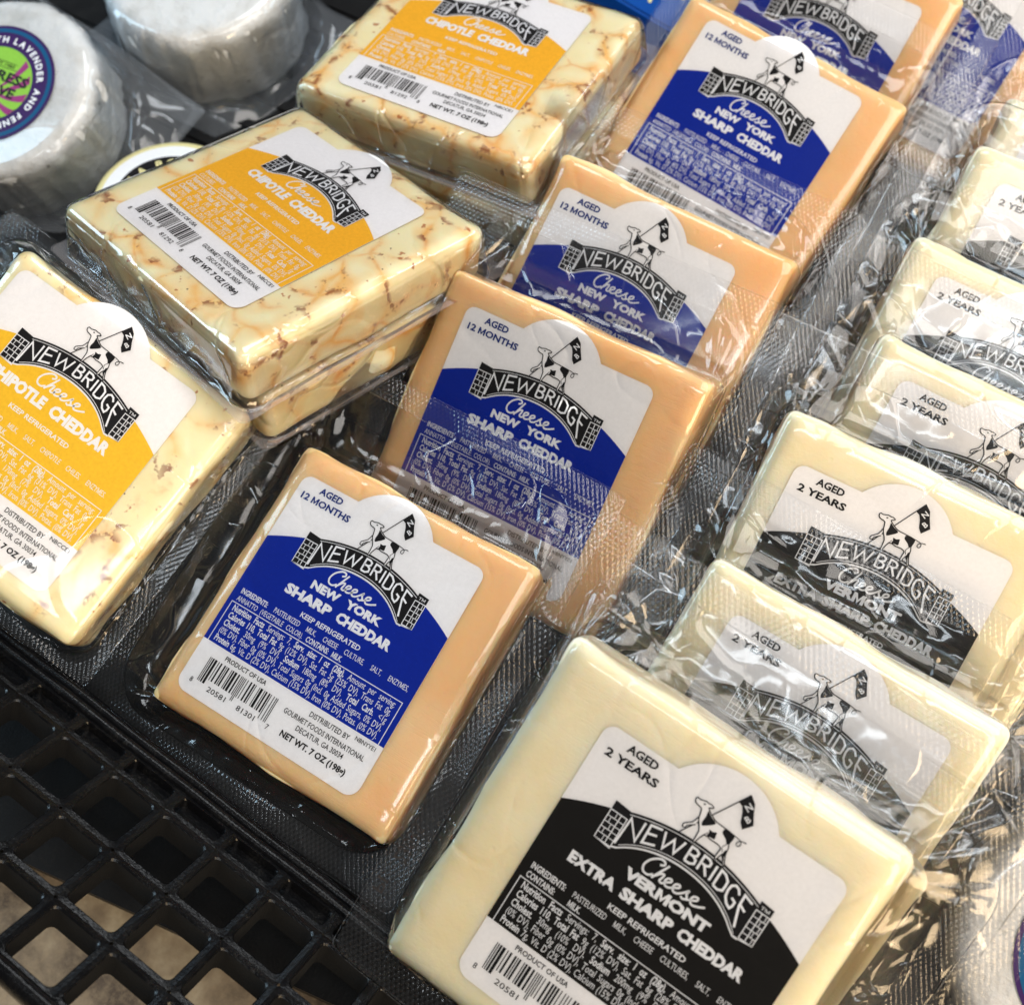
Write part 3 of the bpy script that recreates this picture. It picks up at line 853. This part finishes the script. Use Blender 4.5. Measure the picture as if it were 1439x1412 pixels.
# ------------------------------------------------------------------ the display case
def box(F, a, b):
    x0, y0, z0 = a; x1, y1, z1 = b; v, f = F; n = len(v)
    v += [(x0, y0, z0), (x1, y0, z0), (x1, y1, z0), (x0, y1, z0), (x0, y0, z1), (x1, y0, z1), (x1, y1, z1), (x0, y1, z1)]
    f += [tuple(n + i for i in q) for q in ((0, 3, 2, 1), (4, 5, 6, 7), (0, 1, 5, 4), (1, 2, 6, 5), (2, 3, 7, 6), (3, 0, 4, 7))]

F = ([], [])
n_ = len(F[0])
for z_ in (-5.0, 0.0):      # the front edge runs slightly askew to the lattice
    F[0].extend([(-90, -14.2, z_), (-22, -3.0, z_), (-5, -0.3, z_), (60, 9.4, z_), (60, 110, z_), (-90, 110, z_)])
F[1].extend([tuple(range(n_ + 6, n_ + 12)), tuple(range(n_ + 5, n_ - 1, -1))] + [(n_ + i, n_ + (i + 1) % 6, n_ + 6 + (i + 1) % 6, n_ + 6 + i) for i in range(6)])
for i in range(46):     # shallow ribs on the shelf
    y = 10 + i * 1.8
    box(F, (-89, y, 0.0), (59, y + .5, 0.14))
o = link('shelf_floor', mesh('shelf_floor', *F, mat='case')); o['kind'] = 'structure'
F = ([], [])
box(F, (-95, -70, -6.2), (70, 6, -5.2))
o = link('counter', mesh('counter', *F, mat='stone')); o['kind'] = 'structure'

# front guard: a moulded black lattice leaning out towards the shopper
def lattice():
    X = Vector((.996, -.066, -.05)).normalized(); Yv = Vector((-.029, -.841, .54)); Yv -= Yv.dot(X) * X; Yv.normalize()
    Zv = X.cross(Yv).normalized() * -1
    org = Vector((-18.7, 1.71, 4.6))
    rot = Matrix((X, -Yv, Zv)).transposed()
    root = thing('crate_front', 'black plastic lattice front guard of the shelf, square holes over the beige counter', 'crate', org, rot)
    P = 2.0; me_v, me_f = [], []
    def cell(cx_, cy_, hx, hy, r, depth, closed):
        """one square opening: face frame, rounded hole walls"""
        n = 6; hole = []
        for c, (sx, sy, a0) in enumerate(((1, -1, -90), (1, 1, 0), (-1, 1, 90), (-1, -1, 180))):
            for i in range(n):
                a = math.radians(a0 + 90 * i / (n - 1)); hole.append((cx_ + sx * (hx - r) + r * math.cos(a), cy_ + sy * (hy - r) + r * math.sin(a)))
        out = []
        ex, ey = P / 2, closed
        for x, y in hole:
            dx, dy = x - cx_, y - cy_
            k = max(abs(dx) / (P / 2), abs(dy) / ey); out.append((cx_ + dx / k, cy_ + dy / k))
        b = len(me_v); m_ = len(hole)
        rows = [(out, -.02), ([(cx_ + (x - cx_) * 1.05, cy_ + (y - cy_) * 1.05) for x, y in hole], 0.0), (hole, -.05), (hole, -depth)]
        for pts, z in rows: me_v.extend((x, y, z) for x, y in pts)
        for r_ in range(3):
            for i in range(m_):
                j = (i + 1) % m_
                me_f.append((b + r_ * m_ + i, b + r_ * m_ + j, b + (r_ + 1) * m_ + j, b + (r_ + 1) * m_ + i))
        for (sx, sy) in ((1, -1), (1, 1), (-1, 1), (-1, -1)):
            pass
        return b, m_
    rows_ = 3
    for i in range(-5, 14):
        for j in range(rows_):
            cell((i + .5) * P, -(j + .5) * P, .82, .82, .20, .9, P / 2)
    lm = mesh('lattice', me_v, me_f, mat='plastic'); lm.materials.append(MAT['shaded_plastic'])
    for q in range(len(me_f)):          # hole walls take a matte, darker copy that paints in their shade
        if q % 72 >= 48: lm.polygons[q].material_index = 1
    link('lattice', lm, root)
    # shallow closed pockets right below the top rim
    me_v.clear(); me_f.clear()
    for i in range(-5, 14):
        b, m_ = cell((i + .5) * P, .42, .80, .28, .14, .35, .42)
        me_f.append(tuple(range(b + 3 * m_, b + 4 * m_)))
    link('pocket_row', mesh('pocket_row', me_v, me_f, mat='plastic'), root)
    def rail(name, y, z, r1, r2, x0=-12, x1=30, mat='plastic'):
        v, f = [], []; n = 10
        for k in range(61):
            x = x0 + (x1 - x0) * k / 60
            for i in range(n):
                a = 2 * math.pi * i / n
                v.append((x, y + r1 * math.cos(a), z + r2 * math.sin(a) + .02 * math.sin(x * 1.3)))
        for k in range(60):
            for i in range(n):
                f.append((k * n + i, k * n + (i + 1) % n, (k + 1) * n + (i + 1) % n, (k + 1) * n + i))
        link(name, mesh(name, v, f, smooth=True, mat=mat), root)
    rail('top_rim', .98, .02, .16, .13)
    rail('top_rim', 1.30, -.05, .17, .22)
    rail('top_rim', 1.62, -.30, .14, .12)
    rail('bottom_rim', -6.15, -.2, .24, .4)
    F = ([], [])
    box(F, (-12, 1.2, -2.6), (30, 1.5, -.15))
    link('back_lip', mesh('back_lip', *F, mat='plastic'), root)
lattice()

# ------------------------------------------------------------------ packs
def place_film(meshes, parent, mats=('film', 'film')):
    for nm, me, mt in zip(('film', 'film_pocket'), meshes, mats):
        me.materials[0] = MAT[mt]
        link(nm, me, parent)

KINDS = {'blue': ('orange', 'New York'), 'black': ('pale', ''), 'chip': ('chipotle', ''), 'yellow': ('chipotle_plain', '')}
def pack(key, kind, label, group, ext=(-4.75, 4.75, -4.75, 4.85), fl=(-6.7, 6.7, -6.0, 7.8), zf=-.6, thick=2.0, seed=1,
         curl=.5, cr=1.0, band=1.0, film=('film', 'film'), pose=None, lab=True, rin=1.7):
    t, R = pose if pose else POSE[key]
    root = thing('cheese_pack', label, 'cheese pack', t, R, group)
    bl = link('cheese_block', block_mesh(ext, thick, seed * 1.7, {'chip': .42, 'yellow': .36, 'blue': .25, 'black': .28}[kind]), root)
    bl.data.materials.append(MAT[KINDS[kind][0]])
    if lab:
        lb = link('label', PAPER_ME, root); lb.location = (0, 0, .022 * S)
        for nm, me in PRINTS[kind]:
            link(nm, me, lb)
    fm = film_meshes(ext, fl, zf, thick, seed, band, curl, cr, rin)
    place_film(fm, root, film)
    return root

def shifted(key, dx, dy, dz, spin=0.0):
    t, R = POSE[key]; R = Matrix(R)
    p = Vector(t) + R @ Vector((dx, dy, dz))
    return tuple(p), R @ Matrix.Rotation(spin, 3, 'Z')

GB = 'orange New York cheddar packs leaning in the middle row'
GV = 'pale cheddar packs with black labels leaning in the right row'
GC = 'marbled chipotle cheddar packs at the left'
b1 = pack('blue1', 'blue', 'orange cheddar pack nearest the black lattice front, its whole blue label uncovered', GB, ext=(-4.05, 4.95, -4.6, 4.8), fl=(-6.7, 6.05, -6.2, 8.2), seed=3, curl=.35, band=.85)
pack('blue2', 'blue', 'second orange cheddar pack from the front, clear seal band crossing its barcode', GB, ext=(-4.5, 5.15, -4.75, 4.85), fl=(-5.9, 6.7, -6.0, 7.9), seed=5, curl=.3)
pack('blue3', 'blue', 'third orange cheddar pack, a film flange crossing the bridge emblem of its blue label', GB, ext=(-4.05, 5.3, -4.75, 4.95), fl=(-5.6, 6.7, -6.0, 7.4), seed=8, curl=.3)
pack('blue4', 'blue', 'fourth orange cheddar pack, blue label with only its barcode strip veiled and hidden', GB, ext=(-4.6, 5.1, -4.75, 4.5), fl=(-5.9, 6.7, -6.0, 7.6), seed=11, curl=.3)
pack('blue5', 'blue', 'orange cheddar pack at the top edge of the photo behind the fourth one', GB, seed=13, curl=.3, fl=(-6.0, 6.7, -6.0, 7.6))
pack('', 'blue', 'orange cheddar pack at the far top right, crumpled film over its blue label', GB, seed=17, curl=.6, cr=1.4, pose=shifted('blue5', 4.0, 4.0, -3.2, -.05))
pack('verm1', 'black', 'front pale cheddar pack, large black label reading extra sharp, two years', GV, ext=(-5.4, 4.4, -4.75, 5.3), fl=(-6.8, 7.9, -6.0, 8.6), seed=21, curl=.35, cr=1.1)
pack('', 'black', 'pale cheddar pack stacked directly under the front one, only its right edge showing', GV, ext=(-5.0, 4.9, -4.75, 5.0), fl=(-6.6, 7.7, -6.0, 7.6), seed=22, pose=shifted('verm1', .45, -.25, -2.25, -.02), lab=True, curl=.2)
pack('verm1b', 'black', 'pale cheddar pack behind the front one, AGED line hidden and seal band over its emblem', GV, ext=(-4.8, 4.6, -4.75, 5.0), fl=(-7.2, 6.7, -6.0, 7.7), seed=24, curl=.4)
pack('verm2', 'black', 'pale cheddar pack in the middle of the right row, cow and flag clear, VERMONT below', GV, ext=(-4.4, 4.7, -4.75, 5.3), fl=(-6.3, 6.7, -6.0, 7.9), seed=26, curl=.4)
pack('verm3', 'black', 'pale cheddar pack with knurled seal crossing the word AGED and its cow', GV, ext=(-4.65, 4.8, -4.75, 4.95), fl=(-7.2, 6.7, -6.0, 7.7), seed=29, curl=.4, cr=1.2)
pack('verm4', 'black', 'pale cheddar pack near the right edge with bluish glints over its top edge', GV, fl=(-7.0, 6.7, -6.0, 7.7), seed=31, curl=.4, cr=1.3)
pack('verm5', 'black', 'pale cheddar pack highest on the right, label corner reading 2 YEARS at the edge', GV, fl=(-7.0, 6.7, -6.0, 7.7), seed=33, curl=.4, cr=1.3)
pack('', 'black', 'pale cheddar pack at the top right edge, mostly crumpled clear film', GV, fl=(-7.0, 6.7, -6.0, 7.7), seed=35, curl=.5, cr=1.5, pose=shifted('verm5', .4, 3.2, -3.4, .03))
SH = ('shrunk', 'shrunk')
pack('chip2', 'chip', 'marbled chipotle cheddar pack lying flat in the middle left, whole amber label', GC, ext=(-4.75, 5.35, -5.05, 4.85), fl=(-5.3, 6.05, -5.75, 5.4), zf=-1.75, seed=41, band=.28, curl=.3, cr=1.3, film=SH, rin=.7)
pack('', 'chip', 'marbled cheddar pack underneath the flat middle one, edge showing below the seam', GC, ext=(-4.6, 5.2, -4.9, 4.8), fl=(-5.0, 5.5, -5.25, 5.2), zf=-1.85, seed=43, band=.2, curl=.1, cr=.9, film=SH, rin=.7, pose=shifted('chip2', -.1, .45, -2.3, .0))
pack('chip1', 'chip', 'marbled chipotle cheddar pack at the top, label cut off by the photo edge', GC, ext=(-4.85, 5.3, -4.7, 4.85), fl=(-5.45, 5.95, -5.35, 5.4), zf=-1.6, seed=45, band=.28, curl=.3, cr=1.3, film=SH, rin=.7)
pack('', 'chip', 'marbled cheddar pack beneath the top one, brown edge in its shade', GC, ext=(-4.8, 5.1, -4.6, 4.8), fl=(-5.6, 6.2, -6.2, 5.4), zf=-1.2, seed=47, band=.7, curl=.2, cr=.8, pose=shifted('chip1', .2, .1, -2.45, -.03))
pack('chip3', 'yellow', 'chipotle cheddar pack cut by the left edge, yellow label, glare at its lower corner', GC, ext=(-3.95, 5.15, -4.8, 4.45), fl=(-5.8, 6.0, -5.7, 5.3), zf=-1.3, seed=49, band=.5, curl=.3, cr=1.0, rin=1.0)

# ------------------------------------------------------------------ round soft-ripened cheeses in their bags
def wheel(loc, rot, label, radius, height, seed, bag, label_disc, group, frost=True, sag=1.0):
    root = thing('soft_cheese', label, 'soft cheese', loc, rot, group)
    prof = [(0.01, 0), (radius * .45, .01), (radius * .8, -.02), (radius - .55, -.06), (radius - .25, -.18), (radius - .06, -.45), (radius, -.9), (radius + .02, -height * .6), (radius - .05, -height + .5), (radius - .35, -height + .12), (radius * .7, -height)]
    def lathe(prof, n, amp, off):
        v, f = [], []
        for k, (r, z) in enumerate(prof):
            for i in range(n):
                a = 2 * math.pi * i / n
                side = min(1, max(0, (-z) / .6)) * (1 if r > radius * .75 else 0)
                w = amp * side * (tri(a / (2 * math.pi) * 13 + 2.5 * pnoise(Vector((math.cos(a) * 1.5, math.sin(a) * 1.5, z * .9 + seed)))) * .25 + pnoise(Vector((math.cos(a) * 3, math.sin(a) * 3, z + seed))))
                low = .05 * pnoise(Vector((math.cos(a) * r * .6, math.sin(a) * r * .6, seed + 4)))
                R = r + w + off + pnoise(Vector((math.cos(a), math.sin(a), seed))) * .12 * (r / radius)
                v.append((R * math.cos(a), R * math.sin(a), z + low * (1 - side) + off))
        for k in range(len(prof) - 1):
            for i in range(n):
                j = (i + 1) % n; f.append((k * n + i, k * n + j, (k + 1) * n + j, (k + 1) * n + i)[::-1])
        return v, f
    v, f = lathe(prof, 160, .24, 0)
    link('rind', mesh('rind', v, f, smooth=True, mat='rind'), root)
    # bag: hugs the wheel, then spreads to a four-cornered seal
    n = 220; V = []; sl = []; cr_ = []
    cx_, cy_, hx, hy, ang = bag
    prof2 = [(0.02, .05), (radius * .5, .05), (radius * .85, .05), (radius - .4, .03), (radius - .1, -.12), (radius + .06, -.5), (radius + .12, -1.0), (radius + .25, -height * .62), (radius + .55, -height * .82)]
    for r, z in prof2:
        for i in range(n):
            a = 2 * math.pi * i / n
            side = min(1, max(0, -z / .5))
            w = side * (.35 if seed == 14 else 1) * (.07 * tri(a / (2 * math.pi) * 19 + 4 * pnoise(Vector((math.cos(a) * 2, math.sin(a) * 2, z * 1.5 + seed)))) + .22 * pnoise(Vector((math.cos(a) * 4, math.sin(a) * 4, seed))))
            V.append(((r + w) * math.cos(a), (r + w) * math.sin(a), z)); sl.append(0); cr_.append(.12 + .8 * side)
    r1 = radius + .55
    for t in (.12, .25, .4, .55, .7, .78, .84, .90, .97, 1.0):
        for i in range(n):
            a = 2 * math.pi * i / n
            ca, sa = math.cos(a - ang), math.sin(a - ang)
            k = 1 / max(abs(ca) / hx, abs(sa) / hy)
            ox, oy = k * math.cos(a) + cx_, k * math.sin(a) + cy_
            x = r1 * math.cos(a) * (1 - t) + ox * t; y = r1 * math.sin(a) * (1 - t) + oy * t
            z = -height * .82 * (1 - t) + (-height * .95) * t + (.08 if seed == 14 else .22) * crinkle(x, y, seed, .8) * (1 - .5 * t) + sag * .8 * pnoise(Vector((x * .17, y * .17, seed))) * t
            V.append((x, y, z)); sl.append(1 if .8 < t < .95 else 0); cr_.append(1.0)
    F_ = [tuple(range(n))]
    R = len(V) // n
    for k in range(R - 1):
        for i in range(n):
            j = (i + 1) % n; F_.append((k * n + i, (k + 1) * n + i, (k + 1) * n + j, k * n + j))
    link('bag', mesh('bag', V, F_, {'seal': sl, 'crease': cr_}, smooth=True, mat='frost' if frost else 'soft'), root)
    if label_disc: disc_label(root)
    return root

def ring(F, r0, r1, n=72, a0=0, a1=2 * math.pi):
    b = len(F.v)
    for i in range(n + 1):
        a = a0 + (a1 - a0) * i / n
        F.v.append((r0 * math.cos(a), r0 * math.sin(a), F.lift)); F.v.append((r1 * math.cos(a), r1 * math.sin(a), F.lift))
    for i in range(n): F.f.append((b + 2 * i, b + 2 * i + 1, b + 2 * i + 3, b + 2 * i + 2))

def arc_text(F, text, r, mid, size, bold, spacing, inward=False):
    """letters standing outward on a circle, read clockwise"""
    k = size / CAP; adv = []
    for c in text:
        if c == ' ': adv.append(.42 * size); continue
        vs, fs = glyph(c, bold); adv.append((max(v[0] for v in vs) - min(v[0] for v in vs)) * k)
    tot = sum(adv) + spacing * (len(text) - 1)
    s = -tot / 2
    for c, w in zip(text, adv):
        if c != ' ':
            a = mid - (s + w / 2) / r
            vs, fs = glyph(c, bold); xm = (min(v[0] for v in vs) + max(v[0] for v in vs)) / 2
            er = (math.cos(a), math.sin(a)); et = (math.sin(a), -math.cos(a))
            F.glyphs(vs, fs, lambda x, y: (er[0] * (r + y * k) + et[0] * (x - xm) * k, er[1] * (r + y * k) + et[1] * (x - xm) * k))
        s += w + spacing

def disc_label(root, r=2.72):
    base = Flat(); base.fill([(r * math.cos(2 * math.pi * i / 96), r * math.sin(2 * math.pi * i / 96)) for i in range(96)])
    lb = base.build('round_label', root, 'purple', .075)
    F = Flat(); ring(F, 2.40, 2.58, 96); F.build('outer_ring', lb, 'teal', .081)
    F = Flat(); F.fill([(1.72 * math.cos(2 * math.pi * i / 72), 1.72 * math.sin(2 * math.pi * i / 72)) for i in range(72)]); F.build('sunburst_ground', lb, 'green', .081)
    F = Flat()
    for k in range(11):
        a0 = math.radians(-210 + k * 24 + 4); a1 = a0 + math.radians(11)
        pts = []
        for i in range(9):
            t = i / 8; rr = .45 + 1.27 * t; pts.append((rr * math.cos(a0 + .25 * t), -.35 + (rr + .35 * t) * math.sin(a0 + .25 * t)))
        for i in range(9):
            t = 1 - i / 8; rr = .45 + 1.27 * t; pts.append((rr * math.cos(a1 + .25 * t), -.35 + (rr + .35 * t) * math.sin(a1 + .25 * t)))
        pts = [(x, y) if math.hypot(x, y) < 1.72 else (x * 1.72 / math.hypot(x, y), y * 1.72 / math.hypot(x, y)) for x, y in pts]
        F.fill(pts)
    F.build('sunburst_rays', lb, 'magenta', .087)
    F = Flat()
    put(F, 'EST 1983', -.45, .55, .88, .14, .01)
    F.ribbon([(-.6, .82), (.75, .82)], .025); F.ribbon([(-.5, 1.08), (.62, 1.08)], .025)
    put(F, 'CYPRESS', -1.45, 1.5, .22, .46, .03); put(F, 'GROVE', -1.1, 1.15, -.42, .46, .03)
    F.build('black_lettering', lb, 'black', .095)
    F = Flat(); arc_text(F, 'WITH LAVENDER AND FENNEL POLLEN', 1.93, math.radians(2), .27, .03, .075)
    F.build('ring_lettering', lb, 'white', .089)

def frame(n, spin):
    n = Vector(n).normalized(); x = Vector((math.cos(spin), math.sin(spin), 0)); x = (x - x.dot(n) * n).normalized(); y = n.cross(x)
    return Matrix((x, y, n)).transposed()

WH1 = ((-38.4, 21.2, 4.5),)
WH2 = ((-35.7, 31.4, 4.8),)
WH3 = ((12.9, 11.6, 3.4),)
RC = (-29.75, 21.2, 2.4)
BC = (-17.6, 43.2, 4.4)
GW = 'white rind cheese wheels in clear bags'
wheel(WH1[0], frame((.06, -.30, .95), math.radians(6)), 'white rind wheel at the left edge with a purple ringed green label', 4.35, 3.9, 3, (0.2, -.2, 5.5, 5.4, math.radians(-14)), True, GW)
wheel(WH2[0], frame((.05, -.12, .98), 0), 'white rind wheel at the top left without a label, knurled bag corner in front', 4.35, 4.4, 9, (.1, -.1, 5.2, 5.2, math.radians(-12)), False, GW)
wheel(WH3[0], frame((-.05, -.42, .90), math.radians(-5)), 'white rind wheel at the lower right corner, only a purple label rim showing', 4.4, 3.2, 14, (0, 0, 5.6, 5.6, math.radians(20)), True, GW, False, .4)

# small round cheese half under the flat chipotle pack
root = thing('round_cheese', 'small round cheese with black banner lettering peeking out behind the flat chipotle pack', 'round cheese', RC, frame((.03, -.05, 1), math.radians(8)))
v, f = [], []
pr = [(0.01, 0), (2.9, 0), (3.15, -.08), (3.28, -.3), (3.3, -1.6), (3.0, -1.9)]
for r, z in pr:
    for i in range(72):
        a = 2 * math.pi * i / 72; v.append((r * math.cos(a), r * math.sin(a), z))
for k in range(len(pr) - 1):
    for i in range(72):
        j = (i + 1) % 72; f.append((k * 72 + i, (k + 1) * 72 + i, (k + 1) * 72 + j, k * 72 + j))
link('rind', mesh('rind', v, f, smooth=True, mat='cream'), root)
F = Flat(); F.fill([(2.85 * math.cos(2 * math.pi * i / 72), 2.85 * math.sin(2 * math.pi * i / 72)) for i in range(72)])
lb = F.build('round_label', root, 'paper', .02)
F = Flat(); ring(F, 1.55, 2.28, 60, math.radians(60), math.radians(215)); F.build('black_banner', lb, 'black', .026)
F = Flat(); F.fill([(1.48 * math.cos(2 * math.pi * i / 60), 1.48 * math.sin(2 * math.pi * i / 60)) for i in range(60)]); F.build('cream_centre', lb, 'cream', .026)
F = Flat(); arc_text(F, 'LA BONNE', 1.72, math.radians(118), .38, .03, .10); F.build('banner_lettering', lb, 'cream', .032)

# blue carton at the top edge
root = thing('blue_carton', 'royal blue carton with pale stacked letters at the top edge behind the chipotle pack', 'carton', BC, Matrix.Rotation(math.radians(-12), 3, 'Z'))
bm = bmesh.new(); bmesh.ops.create_cube(bm, size=1.0)
for vv in bm.verts: vv.co = Vector((vv.co.x * 9 * S, vv.co.y * 7 * S, (vv.co.z - .5) * 3.6 * S))
bmesh.ops.bevel(bm, geom=bm.edges[:], offset=.0012, segments=3, affect='EDGES')
me = bpy.data.meshes.new('carton_body'); bm.to_mesh(me); bm.free(); me.materials.append(MAT['boxblue'])
link('carton_body', me, root)
F = Flat()
for r_, w in enumerate(('ERRA', 'NA')):
    for k, c in enumerate(w): put(F, c, -.6 + k * 1.0, .15 + k * 1.0, -1.6 - 1.15 * r_, .85, .03)
F.build('carton_lettering', root, 'cream', .01)
F = Flat(); F.fill([(-4.2, -3.2), (-1.6, -3.2), (-1.0, -.4), (-2.2, 3.0), (-4.2, 3.0)]); F.build('carton_panel', root, 'cream', .008)

# date code printed across the seal of the front orange pack, seen from behind so it runs backwards
F = Flat()
def mirrored(txt, x, y0, y1, h):
    vs, fs = glyph(txt, .01); a = min(q[0] for q in vs); b = max(q[0] for q in vs); sx = (y1 - y0) / (b - a); sy = h / CAP
    F.glyphs(vs, [t[::-1] for t in fs], lambda X, Y: (x + Y * sy, y0 + (X - a) * sx))
mirrored('23035', 5.30, -4.75, -3.55, .42)
mirrored('PI', 5.20, -5.75, -5.35, .34)
F.build('date_code', b1, 'ink', -.42)
